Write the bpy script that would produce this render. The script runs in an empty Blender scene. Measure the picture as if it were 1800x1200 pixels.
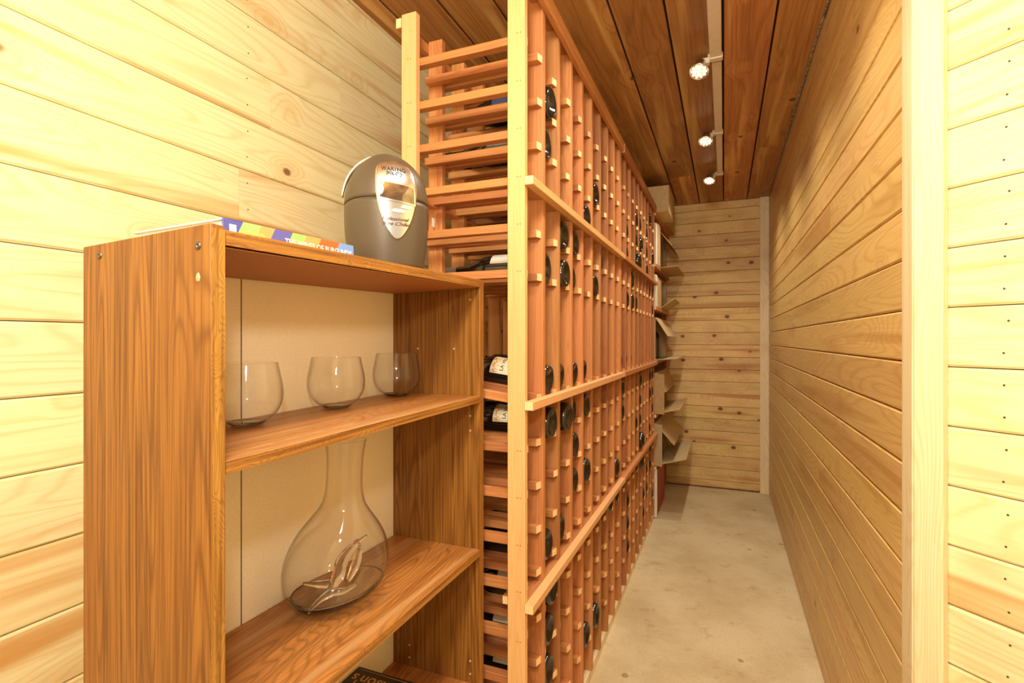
import bpy, bmesh, math, random
from mathutils import Vector, Matrix, Euler
random.seed(7)
sc = bpy.context.scene
col = sc.collection
PI = math.pi
H = 1.10                                   # camera height above the floor

# ------------------------------------------------------------ camera, world, lights, exposure
cam_d = bpy.data.cameras.new('camera'); cam = bpy.data.objects.new('camera', cam_d); col.objects.link(cam)
cam.location = (0, 0, H); cam.rotation_euler = (PI / 2, 0, math.radians(22.3))
cam_d.sensor_width = 36; cam_d.lens = 909 / 1800 * 36; cam_d.shift_y = -3 / 1800; cam_d.clip_start = 0.02
sc.camera = cam
w = bpy.data.worlds.new('world'); sc.world = w; w.use_nodes = True
w.node_tree.nodes['Background'].inputs[0].default_value = (1, 0.86, 0.66, 1)
w.node_tree.nodes['Background'].inputs[1].default_value = 0.35

def light(name, kind, loc, energy, color=(1, 1, 1), rot=(0, 0, 0), **kw):
    d = bpy.data.lights.new(name, kind); d.energy = energy; d.color = color
    for k, v in kw.items(): setattr(d, k, v)
    o = bpy.data.objects.new(name, d); col.objects.link(o); o.location = loc; o.rotation_euler = rot
    return o
# photographer's flash just above the camera, and the ceiling lamp of the entry behind it
light('camera_flash', 'POINT', (0.0, -0.04, H + 0.28), 6.6, (1.0, 0.99, 0.97), shadow_soft_size=0.035)
light('entry_ceiling_lamp', 'POINT', (-0.10, -0.12, 1.90), 34, (0.97, 1.0, 0.92), shadow_soft_size=0.14)
# light of the three cedar-ceiling spots
for yy in (0.62, 1.29, 1.96, 2.66, 3.34):     # the row goes on towards the viewer, above the frame
    light('spot_lamp_light', 'SPOT', (-0.08, yy, H + 0.93), 12, (1.0, 0.92, 0.76), (0, 0, 0), shadow_soft_size=0.035, spot_size=math.radians(136), spot_blend=1.0)
sc.view_settings.view_transform = 'Standard'; sc.view_settings.look = 'None'
sc.view_settings.gamma = 1; sc.view_settings.use_curve_mapping = False
sc.view_settings.exposure = 1.0
sc.cycles.use_denoising = True
sc.cycles.max_bounces = 12; sc.cycles.transmission_bounces = 10; sc.cycles.glossy_bounces = 5
sc.cycles.sample_clamp_indirect = 6

# ------------------------------------------------------------ helpers: materials
def lin(c):
    return tuple((x / 255 / 12.92) if x / 255 <= 0.04045 else ((x / 255 + 0.055) / 1.055) ** 2.4 for x in c) + (1,)

class NT:
    def __init__(s, name):
        s.m = bpy.data.materials.new(name); s.m.use_nodes = True
        s.t = s.m.node_tree; s.p = s.t.nodes['Principled BSDF']
    def n(s, typ, **kw):
        o = s.t.nodes.new(typ)
        for k, v in kw.items(): setattr(o, k, v)
        return o
    def put(s, sock, v):
        if isinstance(v, bpy.types.NodeSocket): s.t.links.new(v, sock)
        elif v is not None: sock.default_value = v
    def math(s, op, a, b=None, c=None, clamp=False):
        o = s.n('ShaderNodeMath', operation=op, use_clamp=clamp)
        s.put(o.inputs[0], a); s.put(o.inputs[1], b); s.put(o.inputs[2], c)
        return o.outputs[0]
    def vmath(s, op, a, b=None):
        o = s.n('ShaderNodeVectorMath', operation=op); s.put(o.inputs[0], a); s.put(o.inputs[1], b)
        return o.outputs[0]
    def mix(s, f, a, b, mode='MIX'):
        o = s.n('ShaderNodeMix', data_type='RGBA', blend_type=mode)
        s.put(o.inputs[0], f); s.put(o.inputs[6], a); s.put(o.inputs[7], b)
        return o.outputs[2]
    def noise(s, v, scale=5, detail=2, rough=0.5, dist=0):
        o = s.n('ShaderNodeTexNoise'); s.put(o.inputs['Vector'], v); s.put(o.inputs['Scale'], scale)
        o.inputs['Detail'].default_value = detail; o.inputs['Roughness'].default_value = rough
        o.inputs['Distortion'].default_value = dist
        return o.outputs[0]
    def mr(s, v, a, b, c=0, d=1, smooth=True):
        o = s.n('ShaderNodeMapRange', interpolation_type='SMOOTHSTEP' if smooth else 'LINEAR')
        s.put(o.inputs[0], v); s.put(o.inputs[1], a); s.put(o.inputs[2], b); s.put(o.inputs[3], c); s.put(o.inputs[4], d)
        return o.outputs[0]
    def bump(s, h, strength, dist=0.002):
        o = s.n('ShaderNodeBump'); o.inputs['Strength'].default_value = strength; o.inputs['Distance'].default_value = dist
        s.put(o.inputs['Height'], h); s.t.links.new(o.outputs[0], s.p.inputs['Normal'])
    def fin(s, color=None, rough=None, spec=None, metal=None):
        s.put(s.p.inputs['Base Color'], color); s.put(s.p.inputs['Roughness'], rough)
        s.put(s.p.inputs['Specular IOR Level'], spec); s.put(s.p.inputs['Metallic'], metal)
        return s.m

def wood(name, light_c, dark_c, streak_c, knot_c, rings=26, ring_str=0.5, streak=0.5, knots=1.0, vary=0.25,
         rough=0.45, bump=0.25, fine=0.35, ring_w=(1.2, 9), knot_scale=4.0, knot_r=0.032):
    k = NT(name)
    tc = k.n('ShaderNodeTexCoord').outputs['Object']
    rnd = k.n('ShaderNodeObjectInfo').outputs['Random']
    off = k.n('ShaderNodeCombineXYZ')
    k.put(off.inputs[0], k.math('MULTIPLY', rnd, 37.0)); k.put(off.inputs[1], k.math('MULTIPLY', rnd, 91.0)); k.put(off.inputs[2], k.math('MULTIPLY', rnd, 13.0))
    v = k.vmath('ADD', tc, off.outputs[0])
    # knots
    vo = k.n('ShaderNodeTexVoronoi', voronoi_dimensions='3D')
    wob = k.noise(v, 22, 1)
    vv = k.vmath('MULTIPLY', v, (knot_scale * 0.75, knot_scale, knot_scale * 0.3))
    k.put(vo.inputs['Vector'], vv); vo.inputs['Scale'].default_value = 1.0
    kd = k.math('ADD', vo.outputs['Distance'], k.math('MULTIPLY', k.math('SUBTRACT', wob, 0.5), 0.03))
    knot = k.mr(kd, knot_r * 0.75, knot_r * 1.6, 1, 0)
    halo = k.mr(kd, knot_r, knot_r * 7, 1, 0)
    # rings: contours of a stretched smooth noise, pushed round the knots
    f = k.noise(k.vmath('MULTIPLY', v, (ring_w[0], ring_w[1], ring_w[1])), 1.0, 1, 0.4, 0.3)
    f = k.math('ADD', f, k.math('MULTIPLY', halo, 0.12 * knots))
    r = k.math('PINGPONG', k.math('MULTIPLY', f, rings), 0.5)
    r = k.mr(r, 0.12, 0.5, 0, 1)
    r = k.math('POWER', r, 2.0)
    fi = k.noise(k.vmath('MULTIPLY', v, (5, 240, 240)), 1.0, 3, 0.6)
    st = k.noise(k.vmath('MULTIPLY', v, (0.9, 16, 16)), 1.0, 2, 0.5, 0.4)
    st = k.mr(st, 0.5, 0.72, 0, streak)
    c = k.mix(k.math('MULTIPLY', r, ring_str), lin(light_c), lin(dark_c))
    c = k.mix(k.math('MULTIPLY', k.mr(fi, 0.35, 0.75), fine), c, lin(dark_c))
    c = k.mix(st, c, lin(streak_c))
    if knots > 0:
        c = k.mix(k.math('MULTIPLY', k.math('SUBTRACT', halo, 0.0), 0.25 * knots), c, lin(streak_c))
        c = k.mix(k.math('MULTIPLY', knot, 0.85 * knots, clamp=True), c, lin(knot_c))
    tone = k.mr(k.math('FRACT', k.math('MULTIPLY', rnd, 7.31)), 0, 1, 1 - vary, 1 + vary * 0.35, False)
    hsv = k.n('ShaderNodeHueSaturation'); k.put(hsv.inputs['Value'], tone); k.put(hsv.inputs['Color'], c)
    hsv.inputs['Saturation'].default_value = 1.0
    k.put(hsv.inputs['Hue'], k.mr(k.math('FRACT', k.math('MULTIPLY', rnd, 3.77)), 0, 1, 0.494, 0.506, False))
    k.bump(k.math('ADD', k.math('MULTIPLY', fi, 0.4), k.noise(k.vmath('MULTIPLY', v, (14, 30, 30)), 1.0, 1)), bump, 0.0012)
    return k.fin(hsv.outputs[0], k.mr(fi, 0, 1, rough - 0.08, rough + 0.1, False), 0.4)

def plain(name, c, rough=0.5, metal=0.0, spec=0.5, speck=0.0, scale=60, bump=0.0, c2=None):
    k = NT(name)
    tc = k.n('ShaderNodeTexCoord').outputs['Object']
    n = k.noise(tc, scale, 3, 0.6)
    cc = k.mix(k.mr(n, 0.3, 0.7, 0, 1), lin(c), lin(c2 or tuple(max(0, x * (1 - speck)) for x in c)))
    if bump: k.bump(n, bump, 0.001)
    return k.fin(cc, rough, spec, metal)

M = {}
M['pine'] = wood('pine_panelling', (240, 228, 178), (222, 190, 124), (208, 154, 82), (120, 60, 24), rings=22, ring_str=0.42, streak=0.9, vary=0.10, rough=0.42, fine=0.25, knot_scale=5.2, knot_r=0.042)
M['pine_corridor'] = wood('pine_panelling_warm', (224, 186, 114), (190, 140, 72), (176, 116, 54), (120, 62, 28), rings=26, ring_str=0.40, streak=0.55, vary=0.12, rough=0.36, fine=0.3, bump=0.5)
M['pine_knotty'] = wood('knotty_pine_panelling', (234, 200, 134), (204, 158, 92), (184, 122, 66), (104, 54, 24), rings=22, ring_str=0.42, streak=0.8, vary=0.14, rough=0.5, knot_scale=9.5, knot_r=0.10, knots=1.1)
M['pine_trim'] = wood('pine_casing', (240, 222, 178), (222, 186, 126), (206, 142, 76), (150, 84, 36), rings=30, ring_str=0.4, streak=0.4, vary=0.05, rough=0.45, fine=0.25)
M['backing'] = plain('groove_backing', (150, 104, 56), 0.8, speck=0.3)
M['cedar'] = wood('cedar_boards', (192, 132, 72), (126, 76, 34), (232, 184, 114), (62, 32, 14), rings=14, ring_str=0.4, streak=0.85, vary=0.32, rough=0.5, fine=0.5, knot_scale=5.5, knot_r=0.06, ring_w=(0.6, 8))
M['cedar_gap'] = plain('cedar_gap', (62, 34, 26), 0.9, speck=0.3)
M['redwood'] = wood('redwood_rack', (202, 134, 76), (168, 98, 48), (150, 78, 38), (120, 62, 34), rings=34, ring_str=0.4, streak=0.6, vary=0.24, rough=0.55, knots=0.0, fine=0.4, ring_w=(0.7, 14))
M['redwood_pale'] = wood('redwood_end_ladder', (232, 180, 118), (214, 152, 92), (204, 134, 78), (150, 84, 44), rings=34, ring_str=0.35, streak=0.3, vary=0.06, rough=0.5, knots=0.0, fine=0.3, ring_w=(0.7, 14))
def end_grain():
    k = NT('end_grain'); tc = k.n('ShaderNodeTexCoord').outputs['Object']
    rnd = k.n('ShaderNodeObjectInfo').outputs['Random']
    v = k.vmath('ADD', tc, (0, 0, 0)); sp = k.n('ShaderNodeSeparateXYZ'); k.put(sp.inputs[0], v)
    a = k.math('MULTIPLY', rnd, 6.28)
    u = k.math('ADD', k.math('MULTIPLY', sp.outputs[1], k.math('COSINE', a)), k.math('MULTIPLY', sp.outputs[2], k.math('SINE', a)))
    u = k.math('ADD', u, k.math('MULTIPLY', k.noise(tc, 60, 1), 0.004))
    st = k.mr(k.math('PINGPONG', k.math('MULTIPLY', u, 210), 0.5), 0.15, 0.5, 0, 0.8)
    return k.fin(k.mix(st, lin((252, 220, 160)), lin((216, 156, 94))), 0.7)
M['end_grain'] = end_grain()
M['laminate'] = wood('oak_laminate', (158, 104, 42), (98, 56, 20), (126, 76, 30), (74, 42, 18), rings=40, ring_str=0.62, streak=0.4, vary=0.02, rough=0.38, knots=0.4, fine=0.95, ring_w=(0.55, 13), bump=0.08, knot_scale=3, knot_r=0.05)
M['laminate_edge'] = wood('oak_laminate_edge', (176, 122, 50), (104, 58, 20), (132, 82, 30), (96, 50, 20), rings=30, ring_str=0.5, streak=0.3, vary=0.02, rough=0.42, knots=0, fine=0.9, ring_w=(10, 60), bump=0.08)
M['laminate_worn'] = wood('worn_oak_laminate', (178, 112, 54), (120, 70, 30), (206, 160, 108), (96, 50, 20), rings=40, ring_str=0.6, streak=0.6, vary=0.02, rough=0.34, knots=0.0, fine=0.8, ring_w=(1.4, 10), bump=0.08)
M['hardboard'] = plain('hardboard_back', (250, 234, 198), 0.6, speck=0.05, scale=700, c2=(240, 218, 176))
M['particle'] = plain('painted_chipboard', (178, 112, 52), 0.6, speck=0.12, scale=300)
M['foam'] = plain('grey_joint_foam', (196, 190, 184), 0.9, speck=0.6, scale=90)
M['screw'] = plain('steel_screw', (120, 110, 100), 0.3, 1.0)
M['dark'] = plain('dark_recess', (26, 18, 14), 0.6)
M['chip'] = plain('chipped_wood', (236, 206, 150), 0.8, speck=0.3)
M['nail'] = plain('nail_head', (96, 62, 38), 0.5, 0.3)

def concrete():
    k = NT('stained_concrete')
    tc = k.n('ShaderNodeTexCoord').outputs['Object']
    big = k.noise(tc, 3.2, 4, 0.6); mid = k.noise(tc, 14, 4, 0.65); fin = k.noise(tc, 190, 3, 0.6)
    c = k.mix(k.mr(big, 0.35, 0.7), lin((212, 192, 152)), lin((192, 168, 126)))
    c = k.mix(k.mr(mid, 0.56, 0.74, 0, 0.45), c, lin((164, 128, 84)))
    c = k.mix(k.mr(fin, 0.35, 0.7, 0, 0.22), c, lin((150, 124, 86)))
    vo = k.n('ShaderNodeTexVoronoi'); k.put(vo.inputs['Vector'], k.vmath('ADD', tc, k.vmath('MULTIPLY', (1, 1, 1), (0.37, 0.12, 0)))); vo.inputs['Scale'].default_value = 5.0
    d = k.math('ADD', vo.outputs['Distance'], k.math('MULTIPLY', k.math('SUBTRACT', k.noise(tc, 60, 2), 0.5), 0.06))
    c = k.mix(k.mr(d, 0.05, 0.075, 0.7, 0), c, lin((150, 108, 44)))
    # one broad scuffed patch near the far end of the aisle
    dd = k.vmath('SUBTRACT', tc, (-0.14, 3.05, 0.0)); ln = k.n('ShaderNodeVectorMath', operation='LENGTH'); k.put(ln.inputs[0], dd)
    c = k.mix(k.math('MULTIPLY', k.mr(ln.outputs['Value'], 0.05, 0.26, 1, 0), k.mr(mid, 0.4, 0.65, 0, 0.75)), c, lin((132, 98, 62)))
    k.bump(fin, 0.3, 0.001)
    return k.fin(c, 0.75, 0.3)
M['concrete'] = concrete()

def glass(name, tint=(1, 1, 1, 1)):
    k = NT(name); k.p.inputs['Transmission Weight'].default_value = 1; k.p.inputs['Roughness'].default_value = 0.0
    k.p.inputs['IOR'].default_value = 1.5; k.p.inputs['Base Color'].default_value = tint
    return k.m
M['glass_solid'] = glass('solid_clear_glass', (0.99, 0.99, 0.985, 1))
def thin_glass():
    k = NT('thin_clear_glass'); t = k.t; t.nodes.remove(k.p)
    lw = k.n('ShaderNodeLayerWeight'); lw.inputs['Blend'].default_value = 0.5
    fc = lw.outputs['Facing']
    tr = k.n('ShaderNodeBsdfTransparent'); k.put(tr.inputs[0], k.mix(k.math('POWER', fc, 7.0), (0.998, 0.997, 0.995, 1), (0.52, 0.44, 0.34, 1)))
    gl = k.n('ShaderNodeBsdfGlossy'); gl.inputs['Roughness'].default_value = 0.02
    mx = k.n('ShaderNodeMixShader'); k.put(mx.inputs[0], k.math('ADD', k.math('MULTIPLY', k.math('POWER', fc, 5.0), 0.8), 0.026, clamp=True))
    t.links.new(tr.outputs[0], mx.inputs[1]); t.links.new(gl.outputs[0], mx.inputs[2])
    t.links.new(mx.outputs[0], t.nodes['Material Output'].inputs[0])
    return k.m
M['glass'] = thin_glass()
M['bottle'] = plain('dark_bottle_glass', (26, 22, 17), 0.13, 0, 0.75, speck=0.3, scale=4)
M['bottle_brown'] = plain('dark_brown_bottle_glass', (40, 26, 16), 0.16, 0, 0.7, speck=0.3, scale=4)
M['foil'] = plain('black_foil', (30, 26, 26), 0.35, 0.5)
M['foil_silver'] = plain('silver_foil', (190, 186, 176), 0.3, 0.8)
M['label_cream'] = plain('cream_label', (238, 226, 188), 0.6, speck=0.03)
M['label_white'] = plain('white_label', (236, 232, 218), 0.6, speck=0.03)
M['label_blue'] = plain('dark_blue_label', (62, 64, 96), 0.5, speck=0.2)
M['label_grey'] = plain('grey_label', (120, 118, 116), 0.5, speck=0.5, scale=400)
M['ink'] = plain('brown_ink', (88, 44, 30), 0.6)
M['grey_ink'] = plain('grey_ink', (110, 104, 98), 0.6)
M['white_plastic'] = plain('white_plastic', (226, 212, 190), 0.4, speck=0.03)
M['chrome'] = plain('polished_metal', (236, 232, 222), 0.24, 1.0)
M['taupe'] = plain('taupe_plastic', (92, 78, 60), 0.42, 0.25, 0.5, speck=0.06, scale=500)
M['taupe_dark'] = plain('dark_vent_plastic', (52, 44, 36), 0.5)
M['pale_plastic'] = plain('pale_rim_plastic', (214, 204, 182), 0.35)
M['black_print'] = plain('dark_print', (52, 40, 30), 0.5)
M['lcd'] = plain('display_glass', (120, 104, 84), 0.05, 0.85, speck=0.6, scale=14, c2=(232, 214, 180))
M['cardboard'] = plain('cardboard', (196, 158, 106), 0.8, speck=0.06, scale=30)
M['cardboard_pale'] = plain('pale_cardboard', (206, 176, 128), 0.8, speck=0.05, scale=30)
M['cardboard_dark'] = plain('cardboard_inside', (150, 112, 70), 0.85, speck=0.08, scale=30)
M['styro'] = plain('white_carton', (226, 216, 196), 0.7, speck=0.03)
M['red'] = plain('red_board', (176, 52, 34), 0.5, speck=0.12, scale=20)
M['paper'] = plain('page_block', (240, 236, 222), 0.8, speck=0.06, scale=500)
def emit(name, c, s):
    k = NT(name); k.p.inputs['Base Color'].default_value = lin(c)
    k.p.inputs['Emission Color'].default_value = lin(c); k.p.inputs['Emission Strength'].default_value = s
    return k.m
M['led'] = emit('lit_led', (255, 240, 200), 9)

# ------------------------------------------------------------ helpers: objects
def link(name, me, parent=None, mat=None, loc=None, rot=None):
    o = bpy.data.objects.new(name, me); col.objects.link(o)
    if mat and me is not None and not me.materials: me.materials.append(mat)
    if parent: o.parent = parent
    if loc is not None: o.location = loc
    if rot is not None: o.rotation_euler = rot
    return o
def tag(o, label=None, cat=None, group=None, kind=None):
    if label: o['label'] = label
    if cat: o['category'] = cat
    if group: o['group'] = group
    if kind: o['kind'] = kind
    return o
def empty(name, loc, label, cat, group=None):
    o = bpy.data.objects.new(name, None); col.objects.link(o); o.location = loc; o.empty_display_size = 0.05
    return tag(o, label, cat, group)
_cache = {}
def box_mesh(sx, sy, sz, mat, ch=0.001, key=''):
    """box centred on the origin, long axis X, edges chamfered"""
    k = (round(sx, 4), round(sy, 4), round(sz, 4), mat, ch, key)
    if k in _cache: return _cache[k]
    bm = bmesh.new(); bmesh.ops.create_cube(bm, size=1)
    bmesh.ops.scale(bm, vec=(sx, sy, sz), verts=bm.verts)
    if ch: bmesh.ops.bevel(bm, geom=list(bm.edges), offset=ch, segments=1, affect='EDGES')
    me = bpy.data.meshes.new('board'); bm.to_mesh(me); bm.free(); me.materials.append(M[mat])
    if mat in ('redwood', 'redwood_pale'):
        me.materials.append(M['end_grain'])
        for f in me.polygons:
            if abs(f.normal.x) > 0.9: f.material_index = 1
    _cache[k] = me
    return me
AX = {'x': (0, 1, 2), 'y': (1, 0, 2), 'z': (2, 0, 1)}
ROT = {'x': Matrix.Identity(3), 'y': Matrix(((0, -1, 0), (1, 0, 0), (0, 0, 1))), 'z': Matrix(((0, 1, 0), (0, 0, 1), (1, 0, 0)))}
def board(name, parent, x0, x1, y0, y1, z0, z1, mat, axis='x', ch=0.001, extra=None):
    """an axis-aligned board whose grain (local X) runs along `axis`"""
    s = (x1 - x0, y1 - y0, z1 - z0)
    if axis == 'x': d = s
    elif axis == 'y': d = (s[1], s[0], s[2])
    else: d = (s[2], s[0], s[1])
    me = box_mesh(d[0], d[1], d[2], mat, ch)
    o = bpy.data.objects.new(name, me); col.objects.link(o)
    c = Vector(((x0 + x1) / 2, (y0 + y1) / 2, (z0 + z1) / 2))
    m = Matrix.Translation(c) @ (extra or Matrix.Identity(4)) @ ROT[axis].to_4x4()
    if parent:
        o.parent = parent; m = Matrix.Translation(-Vector(parent.location)) @ m
    o.matrix_local = m
    return o
def mesh_from(verts, faces, mat=None, smooth=False):
    me = bpy.data.meshes.new('mesh'); me.from_pydata([tuple(v) for v in verts], [], faces); me.validate()
    bm = bmesh.new(); bm.from_mesh(me); bmesh.ops.recalc_face_normals(bm, faces=bm.faces); bm.to_mesh(me); bm.free()
    if smooth: me.polygons.foreach_set('use_smooth', [True] * len(me.polygons))
    if mat: me.materials.append(M[mat])
    return me
def lathe(profile, mat, seg=32, smooth=True, close=False):
    """profile of (r, z) turned round Z"""
    vs, fs, rings = [], [], []
    for r, z in profile:
        if r < 1e-6: rings.append([len(vs)]); vs.append((0, 0, z))
        else:
            rings.append(list(range(len(vs), len(vs) + seg)))
            vs += [(r * math.cos(2 * PI * i / seg), r * math.sin(2 * PI * i / seg), z) for i in range(seg)]
    pairs = list(zip(rings, rings[1:])) + ([(rings[-1], rings[0])] if close else [])
    for a, b in pairs:
        for i in range(seg):
            j = (i + 1) % seg
            if len(a) == 1 and len(b) == 1: continue
            if len(a) == 1: fs.append((a[0], b[i], b[j]))
            elif len(b) == 1: fs.append((a[i], b[0], a[j]))
            else: fs.append((a[i], b[i], b[j], a[j]))
    return mesh_from(vs, fs, mat, smooth)
def text_mesh(s, size, mat, font_shear=0.0, extrude=0.0, f=None, width=None):
    """flat text as a mesh centred on its origin; f maps (x, y) to a point"""
    cu = bpy.data.curves.new('text', 'FONT'); cu.body = s; cu.size = size; cu.align_x = 'CENTER'; cu.align_y = 'CENTER'
    cu.shear = font_shear; cu.resolution_u = 3; cu.offset = size * 0.012
    o = bpy.data.objects.new('text', cu); col.objects.link(o)
    bpy.context.view_layer.update()
    me = bpy.data.meshes.new_from_object(o.evaluated_get(bpy.context.evaluated_depsgraph_get()))
    bpy.data.objects.remove(o)
    if width:
        xs = [v.co.x for v in me.vertices]; k = width / (max(xs) - min(xs))
        for v in me.vertices: v.co.x *= k
    if f:
        for v in me.vertices: v.co = f(v.co.x, v.co.y)
    me.materials.clear(); me.materials.append(M[mat])
    return me

# ------------------------------------------------------------ the setting
XL, XR, YE, ZC = -1.03, 0.297, 4.11, H + 1.02
XA, YA = 0.297, 1.085                          # corner where the aisle wall ends
DIR = Vector((math.sin(math.radians(46)), -math.cos(math.radians(46)), 0))     # the angled wall runs towards the viewer
def structure(name, me, loc=(0, 0, 0)):
    o = link(name, me, None, None, loc); o['kind'] = 'structure'
    return o
def slab(name, x0, x1, y0, y1, z0, z1, mat):
    me = box_mesh(x1 - x0, y1 - y0, z1 - z0, mat, 0, name)
    return structure(name, me, ((x0 + x1) / 2, (y0 + y1) / 2, (z0 + z1) / 2))
floor = slab('floor', -1.2, 1.9, -1.1, 4.3, -0.06, 0.0, 'concrete')
floor.data.materials.clear(); floor.data.materials.append(M['concrete'])

def plank_mesh(L, W, T, mat, groove):
    k = ('pl', round(L, 3), round(W, 4), T, mat, groove)
    if k in _cache: return _cache[k]
    g = groove; w = W / 2 - 0.0008
    prof = [(-w, 0), (-w, T - g), (-w + g, T), (w - g, T), (w, T - g), (w, 0)]
    vs = [(sx * L / 2, y, z) for sx in (-1, 1) for y, z in prof]; n = len(prof)
    fs = [(i, (i + 1) % n, n + (i + 1) % n, n + i) for i in range(n)] + [tuple(range(n)), tuple(range(n, 2 * n))]
    me = mesh_from(vs, fs, mat); _cache[k] = me
    return me
def planked_wall(name, origin, along, L, z_first, pitch, mat, normal, joints=None, T=0.012, groove=0.0036, ztop=None, zbot=0.004):
    """wall backing with real planks; origin at floor, `along` unit vector, joints {row: [positions]}"""
    along = Vector(along); normal = Vector(normal); o3 = Vector(origin) - Vector(normal) * T; up = Vector((0, 0, 1)); ztop = ztop or ZC
    # backing slab
    m = Matrix((along, up, normal)).transposed()
    me = box_mesh(L, ztop, 0.03, 'backing', 0, name)
    wob = structure(name, me, o3 + along * L / 2 + up * ztop / 2 - normal * 0.015)
    wob.rotation_euler = m.to_euler()
    z = z_first
    while z > zbot: z -= pitch
    row = 0
    while z < ztop - 0.004:
        a, b = max(z, zbot), min(z + pitch, ztop)
        cuts = [0.0] + sorted((joints or {}).get(row, [])) + [L]
        for s0, s1 in zip(cuts, cuts[1:]):
            pm = plank_mesh(s1 - s0 - 0.0008, b - a, T, mat, groove)
            p = bpy.data.objects.new('plank', pm); col.objects.link(p); p.parent = wob
            # local frame of the wall: X along, Y up, Z normal
            p.location = (-L / 2 + (s0 + s1) / 2, -ztop / 2 + (a + b) / 2, 0.015)
        z += pitch; row += 1
    return wob
# left wall: its local X runs from the entry to the far end
jl = {13: [2.5], 12: [1.86, 4.2], 14: [1.95], 11: [3.1], 10: [3.7], 15: [2.2, 3.5], 5: [2.9], 3: [3.6], 7: [4.1]}
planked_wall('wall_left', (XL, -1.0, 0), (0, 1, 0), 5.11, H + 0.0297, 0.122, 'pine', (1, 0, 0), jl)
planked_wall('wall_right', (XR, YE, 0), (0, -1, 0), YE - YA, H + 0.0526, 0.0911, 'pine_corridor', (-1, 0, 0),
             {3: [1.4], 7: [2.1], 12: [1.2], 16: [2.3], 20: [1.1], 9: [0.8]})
planked_wall('wall_back', (XL, YE, 0), (1, 0, 0), XR - XL, H + 0.0526, 0.0911, 'pine_knotty', (0, -1, 0), {}, zbot=0.01)
n_d = Vector((-math.cos(math.radians(46)), -math.sin(math.radians(46)), 0))
planked_wall('wall_entry', Vector((XA, YA, 0)) + DIR * 0.005, DIR, 1.35, H + 0.149, 0.0965, 'pine', n_d, {4: [0.9], 9: [0.7]})
planked_wall('wall_front', (XL + 2.4, -1.0, 0), (-1, 0, 0), 2.4, H, 0.122, 'pine', (0, 1, 0), {})
# casing of the corner: one board on the aisle side, a wide one on the angled wall
t1 = board('trim_1', None, XR - 0.003, XR + 0.012, YA - 0.020, YA + 0.036, 0, ZC, 'pine_trim', 'z', 0.002); tag(t1, kind='structure')
rz = math.atan2(DIR.y, DIR.x)
p0 = Vector((XR - 0.003, YA - 0.021, 0)) + DIR * 0.0225 - n_d * 0.008
t2 = board('trim_2', None, p0.x - 0.0215, p0.x + 0.0215, p0.y - 0.009, p0.y + 0.009, 0.0, ZC, 'pine_trim', 'z', 0.0025, Matrix.Rotation(rz, 4, 'Z')); tag(t2, kind='structure')
t3 = board('trim_3', None, XR - 0.060, XR - 0.0005, YE - 0.016, YE - 0.0005, 0.0, ZC, 'pine_trim', 'z', 0.002); tag(t3, kind='structure')
def nails(wall, cols, z0, pitch, n, ztop, L):
    nm = lathe([(0, .0003), (.0016, .0003), (.0018, -.001)], 'nail', 8, False)
    for c in cols:
        for i in range(n):
            for f in (.25, .75):
                z = z0 + (i + f) * pitch
                link('nail', nm, wall, None, (-L / 2 + c + random.uniform(-.004, .004), z - ztop / 2, .0272))
wl = bpy.data.objects['wall_left']; we = bpy.data.objects['wall_entry']
nails(wl, (1.06, 1.883, 2.70), H + .0297 - 4 * .122, .122, 12, ZC, 5.11)
nails(we, (.125,), H + .149 - 7 * .0965, .0965, 16, ZC, 1.35)
# ceiling: cedar boards with open joints
ceil = slab('ceiling', -1.2, 1.9, -1.1, 4.3, ZC + 0.02, ZC + 0.06, 'cedar_gap')
edges = [-1.17, -1.04, -0.96, -0.80, -0.643, -0.485, -0.327, -0.169, -0.004, 0.152, 0.292, 0.45, 0.61, 0.77, 0.93, 1.09, 1.25, 1.41, 1.57, 1.75]
jc = {4: [1.55], 9: [3.05], 3: [2.2], 6: [3.4], 8: [0.8], 10: [1.9], 5: [0.9, 3.5]}
for i, (a, b) in enumerate(zip(edges, edges[1:])):
    cuts = [-1.05] + jc.get(i, []) + [YE]
    for y0, y1 in zip(cuts, cuts[1:]):
        board('plank', ceil, a + 0.0035, b - 0.0035, y0 + 0.001, y1 - 0.001, ZC, ZC + 0.019, 'cedar', 'y', 0.002)

fo = board('trim_4', None, XR - 0.010, XR - 0.004, YA + .02, YE, ZC - 0.001, ZC + 0.012, 'foam', 'y', 0); tag(fo, kind='structure')
# ------------------------------------------------------------ wine racks
XF, XB = -0.394, -0.706                    # front and back of the ladders
PITCH, PT = 0.121, 0.018
ROWS = dict(U1=.667, U2=.564, U3=.4616, U4=.358, M1=.256, M2=.155, L1=-.230, L2=-.3315, L3=-.433, L4=-.533, L5=-.640, L6=-.742, L7=-.844, L8=-.946)
def lad_y(unit, k): return 1.032 + unit * (9 * PITCH + 0.020) + k * PITCH        # near face of ladder k (0..9)
TAN = math.tan(math.radians(7.5))
RW = 0.0215
def rung_mesh():
    bm = bmesh.new(); bmesh.ops.create_cube(bm, size=1); L = .302
    bmesh.ops.scale(bm, vec=(L, RW, .018), verts=bm.verts)
    for v in bm.verts:
        if v.co.x > 0 and v.co.y > 0: v.co.x += .005            # ends sawn a little off square
    bmesh.ops.bevel(bm, geom=list(bm.edges), offset=.0008, segments=1, affect='EDGES')
    me = bpy.data.meshes.new('rung'); bm.to_mesh(me); bm.free(); me.materials.append(M['redwood']); me.materials.append(M['end_grain'])
    for f in me.polygons:
        if abs(f.normal.x) > 0.9: f.material_index = 1
    return me
RUNG = rung_mesh()
def rung(name, r, side, y, x, z, tilt=0):
    o = link(name, RUNG, r)
    o.location = Vector((x, y, z)) - Vector(r.location); o.rotation_euler = (PI if side == 0 else 0, tilt, 0)
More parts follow.
